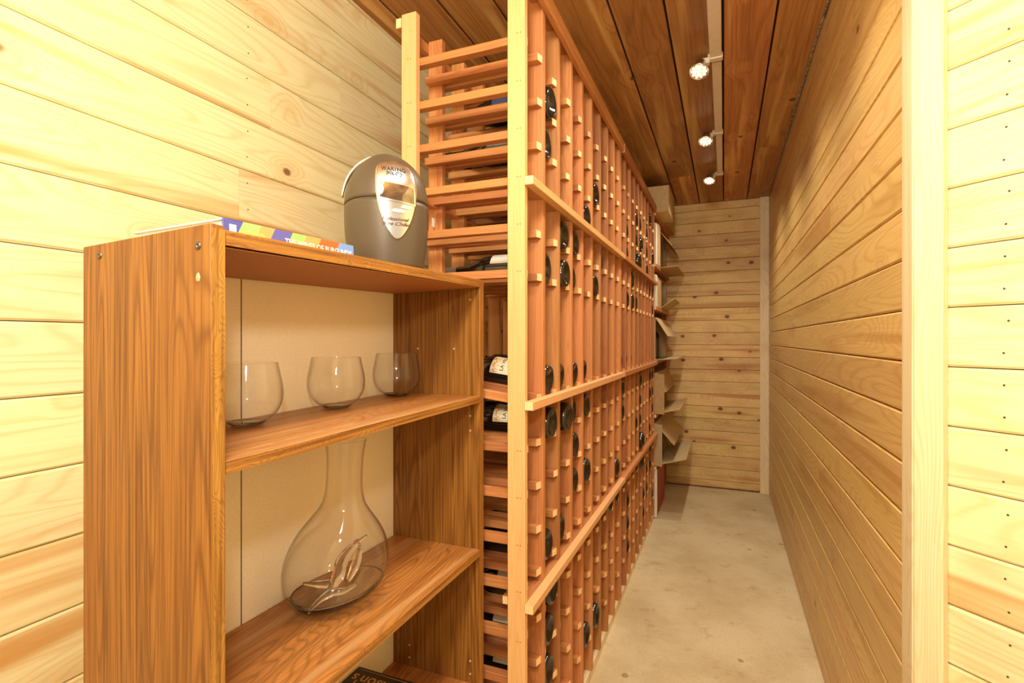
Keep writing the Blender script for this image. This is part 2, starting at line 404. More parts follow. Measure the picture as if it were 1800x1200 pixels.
def make_rack(unit, label):
    y0, y1 = lad_y(unit, 0), lad_y(unit, 9) + PT
    r = empty('wine_rack', ((XF + XB) / 2, (y0 + y1) / 2, 0), label, 'wine rack', 'redwood racks along the aisle')
    for k in range(10):
        y = lad_y(unit, k); near = unit == 0 and k == 0
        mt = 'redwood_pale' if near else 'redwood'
        board('front_post', r, XF - 0.040, XF, y, y + PT, 0.033, H + 0.815, mt, 'z', 0.0012)
        board('back_post', r, XB, XB + 0.040, y, y + PT, 0.033, H + 0.768, mt, 'z', 0.0012)
    for k in range(9):
        for side in (0, 1):
            yc = lad_y(unit, k) + PT + RW / 2 if side == 0 else lad_y(unit, k + 1) - RW / 2
            for nm, z in ROWS.items(): rung('rung', r, side, yc, -.553 + random.uniform(-.002, .002), H + z - .009)
            rung('display_rung', r, side, yc, -.553, H - .124 + .009, math.atan(TAN))
    for nm, z in (('shelf_rail', .349), ('shelf_rail', -.132), ('shelf_rail', -.565)):
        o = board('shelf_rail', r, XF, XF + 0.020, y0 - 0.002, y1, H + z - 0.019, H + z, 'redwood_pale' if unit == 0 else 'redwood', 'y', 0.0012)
        board('ledge_board', r, XF - (0.060 if z < -.5 else 0.030), XF, y0 + PT + 0.001, y1 - PT, H + z - 0.019, H + z - (0.0005 if z < -.5 else 0.010), 'redwood', 'y', 0.0006)
    board('top_rail', r, XF, XF + 0.014, y0 + PT, y1, H + 0.775, H + 0.815, 'redwood', 'y', 0.0012)
    board('top_rail', r, XF - 0.030, XF - 0.001, y0 + PT + 0.001, y1 - PT, H + 0.797, H + 0.815, 'redwood', 'y', 0.0012)
    board('back_rail', r, XB - 0.016, XB, y0, y1, H + 0.738, H + 0.762, 'redwood', 'y', 0.0012)
    for z in (.335, -.15, -.58):
        board('back_rail', r, XB - 0.004, XB + 0.027, y0 + PT + 0.001, y1 - PT, H + z, H + z + 0.033, 'redwood', 'y', 0.0012)
    board('plinth', r, XB, XF - 0.006, y0, y1, 0.0, 0.033, 'pine_trim', 'y', 0.001)
    if unit == 0:                                     # staple dots on the near ladder
        nm = lathe([(0, 0.0006), (0.0011, 0.0006), (0.0011, -0.001)], 'nail', 6, False)
        for z in list(ROWS.values()):
            for xx in (XF - 0.010, XF - 0.017, XB + 0.018, XB + 0.025):
                if xx < -0.6 and z < 0.1: continue
                link('nail', nm, r, None, Vector((xx, y0, H + z - 0.008)) - Vector(r.location), (PI / 2, 0, 0))
    return r
rack1 = make_rack(0, 'near redwood wine rack, its pale end ladder beside the bookcase')
rack2 = make_rack(1, 'far redwood wine rack continuing the row towards the boxes')
sm = box_mesh(0.022, 0.012, 0.0008, 'label_white', 0)
st = link('price_sticker', sm, rack1, None, Vector((-0.6775, 1.13, H + 0.295)) - Vector(rack1.location), (PI / 2, PI / 2, PI / 2)); st['label'] = 'small white printed sticker'

# bottles
R = 0.0385
def bottle_profile(kind):
    if kind == 0:      # burgundy: long sloping shoulders
        return [(0, .022), (.010, .019), (.020, .010), (.0275, .0025), (.0310, 0), (.0350, .0015), (.0378, .006), (R, .014), (R, .150), (.0365, .166), (.030, .186), (.0215, .208), (.0160, .228), (.0148, .250)]
    return [(0, .024), (.010, .020), (.019, .010), (.0265, .0025), (.0300, 0), (.0345, .0015), (.0372, .006), (.0378, .014), (.0378, .185), (.0350, .200), (.0270, .212), (.0180, .222), (.0152, .234), (.0148, .250)]
B_BODY = [lathe(bottle_profile(0), 'bottle', 28), lathe(bottle_profile(1), 'bottle_brown', 28)]
foil_prof = [(.0148, .250), (.0152, .252), (.0150, .288), (.0160, .290), (.0160, .297), (.0140, .299), (0, .299)]
B_FOIL = [lathe(foil_prof, 'foil', 16), lathe(foil_prof, 'foil_silver', 16)]
def label_mesh(z0, z1, a0, a1, mat, r=R + 0.0004, seg=14):
    vs, fs = [], []
    for i in range(seg + 1):
        a = a0 + (a1 - a0) * i / seg
        for z in (z0, z1): vs.append((r * math.cos(a), r * math.sin(a), z))
    fs = [(2 * i, 2 * i + 2, 2 * i + 3, 2 * i + 1) for i in range(seg)]
    return mesh_from(vs, fs, mat, True)
LAB = {'label_white': label_mesh(0.060, 0.140, -.95, .75, 'label_white')}
LAB |= {m: label_mesh(0.045, 0.148, -1.25, 1.25, m) for m in ('label_cream', 'label_blue', 'label_grey')}
ORD = ['', 'first', 'second', 'third', 'fourth', 'fifth', 'sixth', 'seventh', 'eighth', 'ninth']
ROWTXT = dict(U1='topmost row', U2='second row from the top', U3='third row from the top', U4='row on the upper shelf rail', M1='row under the upper shelf rail', M2='row above the tall gap',
              D='tilted display row', L1='row under the middle shelf rail', L2='second row under the middle rail', L3='third row under the middle rail', L4='row just above the lower rail', L5='row under the lower rail', L6='second row under the lower rail', L7='third row under the lower rail', L8='bottom row')
bmain = {}
def bottle(c, row, dx, kind=0, lab=None, foil=0, text=None):
    """c: column 1..18 from the near end; dx: how far the base stands out"""
    unit, k = (0, c - 1) if c <= 9 else (1, c - 10)
    yc = (lad_y(unit, k) + PT + lad_y(unit, k + 1)) / 2
    rr = R if kind == 0 else 0.0378
    gap = (PITCH - PT) / 2 - RW
    lift = math.sqrt(max(rr * rr - gap * gap, 1e-6)) + 0.0002
    if row == 'D':
        x = -0.397 + dx; z = -0.124 + 0.018 - TAN * (x + 0.553) + lift * 1.01; tilt = math.atan(TAN)
    else:
        x = -0.397 + dx; z = ROWS[row] + lift; tilt = 0.0
    rk = 'near rack' if unit == 0 else 'far rack'
    look = {None: 'dark wine bottle', 'label_cream': 'cream-labelled dark bottle', 'label_white': 'white-labelled dark bottle', 'label_blue': 'blue-labelled dark bottle', 'label_grey': 'grey-labelled dark bottle'}[lab]
    e = empty('wine_bottle', (x, yc, H + z), '%s, %s column of %s, %s' % (look, ORD[k + 1], rk, ROWTXT[row]), 'wine bottle', 'bottles lying in the racks')
    e.rotation_euler = (0, -PI / 2 + tilt, 0)            # local Z points from the base to the neck
    link('body', B_BODY[kind], e); link('foil', B_FOIL[foil], e)
    if lab:
        l = link('label', LAB[lab], e); l.rotation_euler = (0, 0, -0.30)
        l['label'] = {'label_cream': 'cream paper label', 'label_white': 'white paper label', 'label_blue': 'dark blue label', 'label_grey': 'grey printed label'}[lab]
        if text:
            rr2 = R + 0.0008
            f = lambda a, b: Vector((rr2 * math.cos(-a / rr2 - 0.12), rr2 * math.sin(-a / rr2 - 0.12), 0.0705 - b))
            g = lambda a, b: Vector((rr2 * math.cos(a / rr2 - 0.50), rr2 * math.sin(a / rr2 - 0.50), 0.1165 + b))
            t = link('lettering', text_mesh(text, 0.014, 'ink', f=g), l); t['label'] = 'brown lettering'
            k3 = label_mesh(0.126, 0.147, -1.2, 1.2, 'label_art', rr2)
            a = link('ornament', k3, l); a['label'] = 'orange ornamental print'
    return e
k = NT('ornament_print'); tc = k.n('ShaderNodeTexCoord').outputs['Object']
nn = k.noise(tc, 160, 3, 0.6, 1.0)
M['label_art'] = k.fin(k.mix(k.mr(nn, 0.48, 0.56), lin((238, 226, 188)), lin((206, 132, 54))), 0.6)

bottles = [
 (2, 'U2', .004, 0, 'label_blue'), (2, 'U3', -.010, 0, 'label_grey'), (2, 'M2', -.010, 0, 'label_white', 1), (2, 'D', -.004, 0, 'label_cream', 0, 'LA VIN'), (2, 'L1', .006, 0, 'label_cream', 0, 'LA VIN'),
 (2, 'L4', -.006, 0), (2, 'L5', .008, 0, 'label_white'), (2, 'L6', -.002, 1, 'label_white'), (2, 'L7', -.002, 1, 'label_white'),
 (3, 'U3', -.024, 0, 'label_grey'), (3, 'U4', -.022, 0), (3, 'M1', .002, 0), (3, 'M2', .006, 1), (3, 'D', -.012, 1), (3, 'L1', .014, 1), (3, 'L4', -.010, 0),
 (4, 'M1', -.002, 0), (4, 'M2', -.012, 0), (4, 'D', -.006, 1), (4, 'L1', -.010, 0), (4, 'L2', -.002, 0), (4, 'L3', -.004, 1),
 (5, 'U4', .004, 0), (5, 'D', -.010, 0), (5, 'L1', .002, 1), (5, 'L3', .004, 0), (5, 'L8', .002, 1),
 (6, 'U3', .004, 0), (6, 'M2', .002, 0), (6, 'L5', -.010, 0), (6, 'L8', .006, 0),
 (7, 'M1', -.010, 0), (7, 'L5', -.006, 0), (8, 'L5', .002, 0), (9, 'L5', .002, 0), (9, 'L4', .006, 1),
 (10, 'L1', 0, 0), (10, 'L2', 0, 0), (10, 'D', -.01, 0), (11, 'D', -.01, 1), (12, 'D', -.01, 0),
 (11, 'L6', 0, 0), (11, 'L7', 0, 0), (11, 'L8', 0, 0), (11, 'U3', -.004, 0), (11, 'U4', -.004, 0), (11, 'M2', 0, 0),
 (12, 'M1', .004, 0), (12, 'M2', .004, 0), (13, 'M2', 0, 0), (13, 'L5', 0, 0), (13, 'L3', 0, 0), (13, 'U2', .002, 0), (13, 'U3', 0, 0), (13, 'U4', .020, 0),
 (14, 'U2', 0, 0), (14, 'U3', .010, 0), (14, 'L1', .004, 0), (14, 'L2', 0, 1), (14, 'L3', 0, 0), (14, 'L4', .018, 0), (14, 'L5', .014, 0),
 (15, 'L7', 0, 0), (15, 'L8', 0, 0), (16, 'L6', 0, 0), (16, 'L7', 0, 0), (16, 'U2', 0, 0), (16, 'U3', 0, 0), (16, 'U4', .004, 0),
 (17, 'L5', .006, 0), (17, 'L6', .004, 0), (17, 'L1', .004, 0), (17, 'L2', .004, 1), (17, 'L4', 0, 0), (17, 'M1', 0, 0), (17, 'U1', .006, 0),
 (18, 'L8', 0, 0), (18, 'L1', 0, 0), (18, 'L2', 0, 0), (18, 'L3', 0, 0), (18, 'M1', 0, 0), (18, 'M2', 0, 0), (18, 'U3', .006, 0)]
for b in bottles: bottle(*b)

# ------------------------------------------------------------ bookcase
SX, SB = -0.489, -0.714                     # front edge, back
Y0, Y1, Y2, Y3 = 0.3747, 0.3915, 1.0085, 1.0265
bc = empty('bookcase', (-0.6, 0.7, 0), 'oak-laminate open bookcase with cream back, in front of the wine rack', 'bookcase')
def lifted(a, b): return a + (b - a)
p = board('side_panel', bc, SB + 0.010, SX, Y0, Y1, 0, H + 0.1205, 'laminate', 'z', 0.0008)
p.data = p.data.copy()
for v in p.data.vertices:                       # the worn unit leans back a little: its top runs down to the rear
    if v.co.x > 0: v.co.x -= 0.0105 * (0.5 - v.co.y / (SX - SB - .010))
p2 = board('side_panel', bc, SB - 0.002, SX, Y2, Y3, 0, H + 0.131, 'laminate', 'z', 0.0008)
def edge(name, y0, y1, z0, z1, ax, rot=None):
    o = board(name, bc, SX, SX + 0.0008, y0, y1, z0, z1, 'laminate_edge', ax, 0, rot); return o
edge('edge_band', Y0 + .0005, Y1 - .0005, 0, H + 0.116, 'z'); edge('edge_band', Y2 + .0005, Y3 - .0005, 0, H + 0.1305, 'z')
def shelf(name, za, zb, t, mat):
    yc, zc = (Y1 + Y2) / 2, H + (za + zb) / 2 - t / 2
    L = Y2 - Y1
    e = Matrix.Rotation(math.atan2(zb - za, L), 4, 'X')
    if name == 'top_board': e = e @ Matrix.Rotation(math.radians(-1.6), 4, 'Y'); zc -= .003
    s = board(name, bc, SB + 0.004, SX, Y1 + 0.0002, Y2 - 0.0002, zc - t / 2, zc + t / 2, mat, 'y', 0.0008, e)
    if name == 'top_board': zc += .003; e = Matrix.Rotation(math.atan2(zb - za, L), 4, 'X')
    board('edge_band', bc, SX, SX + 0.0010, Y1 + 0.0005, Y2 - 0.0005, zc - t / 2 + .0003, zc + t / 2 - .0003, 'laminate_edge', 'y', 0, e)
    return s
shelf('top_board', .1165, .1300, .0165, 'laminate')
board('underside', bc, SB + 0.006, SX - 0.001, Y1 + .002, Y2 - .002, H + .1195 - .0175, H + .1195 - .0168, 'particle', 'y', 0, Matrix.Rotation(math.atan2(.015, Y2 - Y1), 4, 'X') @ Matrix.Rotation(math.radians(-1.6), 4, 'Y'))
shelf('shelf', -.1290, -.1215, .0140, 'laminate_worn')
shelf('shelf', -.4530, -.4530, .0145, 'laminate_worn')
shelf('shelf', -.7470, -.7470, .0150, 'laminate_worn')
shelf('shelf', -1.040, -1.040, .0150, 'laminate_worn')
board('plinth', bc, SX - 0.030, SX - 0.016, Y1 + .0002, Y2 - .0002, 0, H - 1.056, 'laminate', 'y')
bk = board('back_panel', bc, SB - 0.002, SB + 0.002, Y1 + .0004, Y2 - .0004, 0.01, H + .112, 'hardboard', 'z', 0); bk['label'] = 'cream hardboard back'
gr = board('back_seam', bc, SB + 0.002, SB + 0.0024, 0.598, 0.5995, 0.02, H + .100, 'dark', 'z', 0)
sc_me = lathe([(0, .0002), (.0012, .0004), (.0012, .0012), (.0026, .0016), (.0040, .0010), (.0044, 0), (.0044, -.002)], 'screw', 16)
for x, z in ((-0.700 + 0.0275, .098), (-0.5075, .098)):
    s = link('screw', sc_me, bc, None, Vector((x, Y0, H + z)) - Vector(bc.location), (PI / 2, 0, 0)); s['label'] = 'steel screw head'
for x, z in ((-0.681, -1.0), (-0.5075, -.445), (-0.681, -.445)):
    link('screw', sc_me, bc, None, Vector((x, Y0, H + z)) - Vector(bc.location), (PI / 2, 0, 0))
chip = mesh_from([(-.003, 0, -.004), (.002, 0, -.0045), (.0035, 0, 0), (.001, 0, .005), (-.002, 0, .003), (-.0035, 0, -.001), (0, -.0006, 0)], [(0, 1, 6), (1, 2, 6), (2, 3, 6), (3, 4, 6), (4, 5, 6), (5, 0, 6)], 'chip')
link('chipped_spot', chip, bc, None, Vector((-0.5075, Y0 - 0.0001, H + .0655)) - Vector(bc.location))
pin = lathe([(.0022, .0), (.0022, .0008), (.0010, .0010), (.0008, -.003), (0, -.003)], 'chip', 12)
for x, z in ((-.512, .087), (-.512, -.166), (-.512, -.198), (-.645, -.02), (-.552, -.02), (-.512, -.700), (-.512, -.728), (-.668, -.700), (-.668, -.728)):
    link('peg_hole', pin, bc, None, Vector((x, Y2 - 0.0002, H + z)) - Vector(bc.location), (PI / 2, 0, 0))

# ------------------------------------------------------------ glasses
def tumbler_profile(r, h):
    out = [(0, 0), (.30, 0), (.42, .012), (.62, .075), (.82, .19), (.95, .33), (1.0, .47), (.985, .62), (.93, .78), (.87, .92), (.845, 1.0)]
    t = 0.0011
    o = [(a * r, b * h) for a, b in out]
    i = [(max(a * r - t, 0), b * h + (0.0026 if b < .02 else 0.0007)) for a, b in reversed(out)]
    i[0] = (out[-1][0] * r - t, h); i[-1] = (0, 0.0030)
    return o + i
def subdiv(prof, n=3):
    """Catmull-Rom through the profile"""
    P = [Vector((a, b)) for a, b in prof]; out = []
    for k in range(len(P) - 1):
        p0, p1, p2, p3 = P[max(k - 1, 0)], P[k], P[k + 1], P[min(k + 2, len(P) - 1)]
        for s in range(n):
            t = s / n
            q = 0.5 * ((2 * p1) + (p2 - p0) * t + (2 * p0 - 5 * p1 + 4 * p2 - p3) * t * t + (3 * p1 - p0 - 3 * p2 + p3) * t ** 3)
            out.append((max(q.x, 0), q.y))
    out.append(prof[-1])
    out[0] = prof[0]
    return out
def glass_profile(r, h):
    outer = subdiv([(.36 * r, 0), (.62 * r, .07 * h), (.82 * r, .185 * h), (.955 * r, .33 * h), (r, .48 * h), (.985 * r, .63 * h), (.925 * r, .80 * h), (.85 * r, h)], 4)
    t = 0.0011
    inner = [(max(a - t - 0.001 * max(0, 1 - b / (.15 * h)), 0.001), b + 0.0022 * max(0, 1 - b / (.3 * h))) for a, b in outer][::-1]
    return [(0, 0.0006), (.30 * r, 0.0004)] + outer + [(.85 * r - t * .5, h + .0006)] + inner + [(.2 * r, .0030), (0, .0030)]
g_me = lathe(glass_profile(.0505, .092), 'glass', 48)
def shelf_z(y): return H - .1290 + (.0075) * (y - Y1) / (Y2 - Y1)
for (x, y, lb) in ((-.655, .560, 'stemless wine glass nearest the left panel, half hidden behind it'), (-.655, .752, 'middle one of three stemless wine glasses on the upper shelf'), (-.658, .944, 'stemless wine glass against the right side panel of the bookcase')):
    g = link('wine_glass', g_me, None, None, (x, y, shelf_z(y) + 0.0006)); tag(g, lb, 'glass', 'stemless glasses on the upper shelf')

for g in [o for o in bpy.data.objects if o.name.startswith('wine_glass')]:
    link('thick_base', lathe(subdiv([(0, .0003), (.0165, .0004), (.0210, .0016), (.0260, .0048), (.0268, .0062)], 3) + subdiv([(.0255, .0064), (.0215, .0050), (.0150, .0052), (0, .0062)], 3), 'glass_solid', 40), g)
# decanter: leaning, dimpled, thick base
def decanter():
    seg = 56
    rings = [(.0005, 0, 0), (.030, .0005, 0), (.055, .003, 0), (.072, .012, -.002), (.083, .030, -.003), (.0875, .052, -.003), (.0865, .075, -.002), (.080, .100, 0), (.068, .125, .002), (.053, .147, .005), (.0400, .166, .008), (.0335, .183, .010), (.0305, .205, .011), (.0300, .232, .012), (.0310, .258, .013), (.0345, .281, .014)]
    r_ = subdiv([(a, b) for a, b, c in rings], 3); c_ = subdiv([(c + 1, b) for a, b, c in rings], 3)
    outer = [(a, b, c[0] - 1) for (a, b), c in zip(r_, c_)]
    def tw(z):                                              # wall thickness grows to the base
        return 0.0016 + 0.0075 * max(0, 1 - z / 0.035) ** 1.5
    inner = [(max(a - tw(b) * (1 if a > .02 else 0), 0.0005), b + (0.011 * max(0, 1 - b / .03)), c) for a, b, c in outer][::-1]
    vs, fs = [], []
    def ring(a, b, c, ins):
        n0 = len(vs)
        for i in range(seg):
            t = 2 * PI * i / seg
            # an elliptic plan, and a pressed-in spiral dimple on the viewer's side
            ex = 1.0; ey = 0.93
            d = 0.0
            s = (t + 1.05 + PI) % (2 * PI) - PI
            hz = (b - 0.070 - 0.030 * s) / 0.030
            d = -0.034 * math.exp(-(s / 0.42) ** 2 - hz * hz) + 0.007 * math.exp(-((s - .75) / 0.25) ** 2 - ((b - .075) / .04) ** 2)
            s2 = (t + 1.9 + PI) % (2 * PI) - PI
            d += -0.010 * math.exp(-(s2 / 0.3) ** 2 - ((b - .035 - .05 * s2) / .018) ** 2)
            if a < 0.04: d = d * a / 0.04
            rr = a + d
            vs.append((c + ex * rr * math.cos(t) + 0.02 * (b / .28) * 0, ey * rr * math.sin(t), b))
        return n0
    allr = [(a, b, c, 0) for a, b, c in outer] + [(outer[-1][0] - .0008, outer[-1][1] + .0008, outer[-1][2], 0)] + [(a, b, c, 1) for a, b, c in inner]
    st = [ring(*q) for q in allr]
    for a, b in zip(st, st[1:]):
        fs += [(a + i, b + i, b + (i + 1) % seg, a + (i + 1) % seg) for i in range(seg)]
    fs += [tuple(st[0] + i for i in range(seg)), tuple(st[-1] + i for i in range(seg))]
    me = mesh_from(vs, fs, 'glass', True)
    # slanted rim
    return me
d = link('decanter', decanter(), None, None, (-.612, .706, H - .4528)); d.rotation_euler = (0, 0, math.radians(22))
base_o = [(0, .0008), (.030, .0010), (.0545, .0036), (.0700, .0124), (.0775, .0215)]
base_i = [(.0768, .0216), (.0680, .0138), (.0520, .0082), (.030, .0062), (0, .0058)]
bb = link('thick_base', lathe(subdiv(base_o, 3) + subdiv(base_i, 3), 'glass_solid', 48), d); bb.scale = (.985, .915, 1); bb['label'] = 'thick refracting glass base'
def lean(me, sx=1, sy=1):
    a = math.radians(22.3 - 22 + 14); c_, s_ = math.cos(a), math.sin(a)
    for v in me.vertices:
        u = v.co.x * sx * c_ + v.co.y * sy * s_
        v.co.z += .20 * (max(u, -.05) + .05) * max(0, 1 - v.co.z / .20)
lean(d.data); lean(bb.data, .985, .915)
def swirl(pts, radii):
    P = [Vector(p) for p in pts]; seg = 12; vs, fs = [], []
    Q, Rr = [], []
    n = 5
    for k_ in range(len(P) - 1):
        p0_, p1_, p2_, p3_ = P[max(k_ - 1, 0)], P[k_], P[k_ + 1], P[min(k_ + 2, len(P) - 1)]
        for j in range(n):
            t = j / n
            Q.append(0.5 * ((2 * p1_) + (p2_ - p0_) * t + (2 * p0_ - 5 * p1_ + 4 * p2_ - p3_) * t * t + (3 * p1_ - p0_ - 3 * p2_ + p3_) * t ** 3)); Rr.append(radii[k_] * (1 - t) + radii[k_ + 1] * t)
    Q.append(P[-1]); Rr.append(radii[-1])
    for i, q in enumerate(Q):
        T = (Q[min(i + 1, len(Q) - 1)] - Q[max(i - 1, 0)]).normalized(); U = T.cross(Vector((0, 0, 1))); U = U.normalized() if U.length > .01 else Vector((1, 0, 0)); V = T.cross(U)
        vs += [q + U * Rr[i] * math.cos(2 * PI * a / seg) + V * Rr[i] * 1.3 * math.sin(2 * PI * a / seg) for a in range(seg)]
    for i in range(len(Q) - 1): fs += [(i * seg + a, i * seg + (a + 1) % seg, (i + 1) * seg + (a + 1) % seg, (i + 1) * seg + a) for a in range(seg)]
    fs += [tuple(range(seg)), tuple((len(Q) - 1) * seg + a for a in range(seg))]
    me_ = mesh_from(vs, fs, 'glass_solid', True); lean(me_); return me_
def dl(u, v, z):                                 # u to the viewer's right, v towards the viewer, in the decanter's frame
    a = math.radians(22.3 - 22 + 14); return (u * math.cos(a) + v * math.sin(a), u * math.sin(a) - v * math.cos(a), z)
s1 = link('pressed_swirl', swirl([dl(-.006, .055, .042), dl(.004, .048, .060), dl(.010, .040, .082), dl(.030, .034, .104), dl(.048, .020, .112)], [.003, .010, .009, .006, .002]), d)
link('pressed_swirl', swirl([dl(.020, .052, .050), dl(.030, .046, .070), dl(.036, .036, .090), dl(.034, .026, .104)], [.003, .007, .006, .002]), d)
link('pressed_swirl', swirl([dl(-.040, .058, .018), dl(-.024, .062, .034), dl(-.004, .060, .042), dl(.014, .058, .038), dl(.034, .052, .042)], [.0015, .0035, .006, .004, .0015]), d)
link('pressed_swirl', swirl([dl(-.050, .040, .060), dl(-.030, .050, .058), dl(-.010, .052, .054)], [.0015, .004, .006]), d)
tag(d, 'clear glass wine decanter with a dimpled round body on the middle shelf', 'decanter')

# ------------------------------------------------------------ wine chiller
ck = empty('wine_chiller', (-.572, .790, H + .1250), 'taupe egg-shaped bottle chiller with polished front plate on the bookcase top', 'wine chiller')
fd = Vector((.77, -.64, 0)).normalized(); sd = Vector((fd.y * -1, fd.x, 0))      # front and its left-hand side (seen from the front: viewer's right)
CH = .214
def prof(t):
    """half width, half depth and forward shift at height t of 0..1"""
    tt = min(max(t, 0), 1)
    if tt < .5:
        u = 1 - tt / .5; w_ = .0735 - .0105 * u ** 2.0
    else:
        u = (tt - .5) / .5; w_ = .0735 * max(1 - u ** 2.5, 0) ** 0.60
    dd = w_ / .0735 * .078
    return w_, dd, -.004 * tt
def csurf(a, t, off=0.0):
    """a: angle from the front, t: height; superellipse plan"""
    w_, dd, sh = prof(t)
    c, s = math.cos(a), math.sin(a); e = 0.86
    f = math.copysign(abs(c) ** e, c) * (dd + off); q = math.copysign(abs(s) ** e, s) * (w_ + off)
    P = fd * (f + sh) + sd * q; return Vector((P.x, P.y, t * CH + (off * .6 if t > .9 else 0)))
def patch(name, fn, nu, nv, mat, parent, smooth=True):
    vs = [fn(i / nu, j / nv) for j in range(nv + 1) for i in range(nu + 1)]
    fs = [(j * (nu + 1) + i, j * (nu + 1) + i + 1, (j + 1) * (nu + 1) + i + 1, (j + 1) * (nu + 1) + i) for j in range(nv) for i in range(nu)]
    return link(name, mesh_from(vs, fs, mat, smooth), parent)
def ring_body(t0, t1, n, cap0, cap1, off=0.0, mat='taupe'):
    seg = 48; vs, fs = [], []
    ts = [t0 + (t1 - t0) * (math.sin(PI / 2 * j / n) if cap1 else j / n) for j in range(n + 1)]
    for t in ts: vs += [csurf(2 * PI * i / seg, min(t, .9995), off) for i in range(seg)]
    for j in range(n): fs += [(j * seg + i, j * seg + (i + 1) % seg, (j + 1) * seg + (i + 1) % seg, (j + 1) * seg + i) for i in range(seg)]
    fs += [tuple(range(seg))[::-1], tuple(n * seg + i for i in range(seg))]
    return mesh_from(vs, fs, mat, False), len(fs)
def smooth_sides(me):
    me.polygons.foreach_set('use_smooth', [len(p_.vertices) == 4 for p_ in me.polygons])
seam_t = .545
m1, _ = ring_body(0.0, seam_t - .004, 16, 1, 0); smooth_sides(m1)
b1 = link('lower_housing', m1, ck)
m2, _ = ring_body(seam_t + .004, 1.0, 26, 1, 1); smooth_sides(m2)
b2 = link('upper_lid', m2, ck)
m3, _ = ring_body(seam_t - .006, seam_t + .006, 2, 0, 0, -.0012, 'taupe_dark'); smooth_sides(m3)
link('seam', m3, ck)['label'] = 'dark seam between lid and housing'
# pale rim over the top, towards the back
f0 = -.020
def rim_point(t, sgn, v):
    w_, dd, sh = prof(t); f_ = f0 - v * .016
    k_ = max(1 - min(abs(f_ - sh) / dd, 1) ** (2 / .86), 0) ** (.86 / 2)
    P = fd * f_ + sd * (sgn * w_ * k_); P = Vector((P.x, P.y, t * CH)); c_ = Vector((fd.x * f_, fd.y * f_, CH * .45))
    return c_ + (P - c_) * 1.045
tmax = .998
ts_ = [.62 + (tmax - .62) * math.sin(PI / 2 * i / 18) for i in range(19)]
seq = [(t, -1) for t in ts_] + [(t, 1) for t in ts_[::-1]]
vs_ = [rim_point(t, g_, v) for v in (0, .5, 1) for t, g_ in seq]; n_ = len(seq)
rim_o = link('top_rim', mesh_from(vs_, [(r_ * n_ + i, r_ * n_ + i + 1, (r_ + 1) * n_ + i + 1, (r_ + 1) * n_ + i) for r_ in (0, 1) for i in range(n_ - 1)], 'pale_plastic', True), ck)
rim_o['label'] = 'pale rim round the lid'
mo = rim_o.modifiers.new('thick', 'SOLIDIFY'); mo.thickness = .0025
vent_t = [.10 + .035 * i for i in range(9)]
for t in vent_t:                                     # ribbed vent on the back left
    patch('vent_rib', lambda u, v, t=t: csurf(PI * (1.02 + .28 * u), t + .018 * v, .0018), 6, 2, 'taupe_dark', ck)
# polished plate: rounded top, pointed foot
def plate_map(x, y, off=.0016):
    """x across in -1..1 (already scaled), y height t"""
    return csurf(x, y, off)
A0 = -.02                                            # centre line of the plate
def plate_halfwidth(v):
    # v 0 at the foot, 1 at the top
    lo = math.sin(min(v / .62, 1) * PI / 2) ** .72
    hi = 1.0 if v < .82 else max(1 - ((v - .82) / .18) ** 2.6, 0) ** .42
    return .43 * lo * hi * (1 + .28 * max(0, v - .5))
PT0, PT1 = .215, .870
def plate(u, v, off=.0018):
    v_ = min(max(v, .004), .997)
    x = (u - .5) * 2
    return csurf(A0 + x * plate_halfwidth(v_), PT0 + (PT1 - PT0) * v_, off)
pl = patch('front_plate', plate, 20, 36, 'chrome', ck); pl['label'] = 'polished metal front plate'
md = pl.modifiers.new('thick', 'SOLIDIFY'); md.thickness = .0016; md.offset = -1
win_fr = patch('display_frame', lambda u, v: csurf(A0 + (u - .5) * .76, .508 + .165 * v - .03 * (u - .5), .0026), 16, 6, 'chrome', pl)
win = patch('display_window', lambda u, v: csurf(A0 + (u - .5) * .68, .525 + .130 * v - .03 * (u - .5), .0032), 16, 6, 'lcd', pl); win['label'] = 'reflective display window'
def surf_text(s, size, a, t, mat, parent, shear=0, w=None):
    me = text_mesh(s, size, mat, shear, f=lambda x, y: csurf(A0 + a + x / .066, t + y / CH, .0028), width=w)
    return link('lettering', me, parent)
surf_text('WARING', .0115, -.05, .785, 'black_print', pl, w=.036)
surf_text('PRO', .0105, -.04, .742, 'black_print', pl, w=.020)
surf_text('Professional', 0.0078, -.05, .372, 'ink', pl, .35, w=.034)
surf_text('Wine Chiller', 0.0078, -.03, .334, 'ink', pl, .35, w=.036)
for a, t in ((.17, .474), (.02, .440)):
    patch('button', lambda u, v, a=a, t=t: csurf(A0 + a + .12 * (u - .5) * 2 * math.sqrt(max(1 - (2 * v - 1) ** 2 * .8, 0)), t + .026 * (v - .5), .0034), 8, 6, 'white_plastic', pl)
for i in range(4):
    a = PI / 4 + i * PI / 2
    q = csurf(a, 0); link('foot', box_mesh(.012, .012, .003, 'taupe_dark', .0008), ck, None, (q.x * .72, q.y * .72, -.0012))

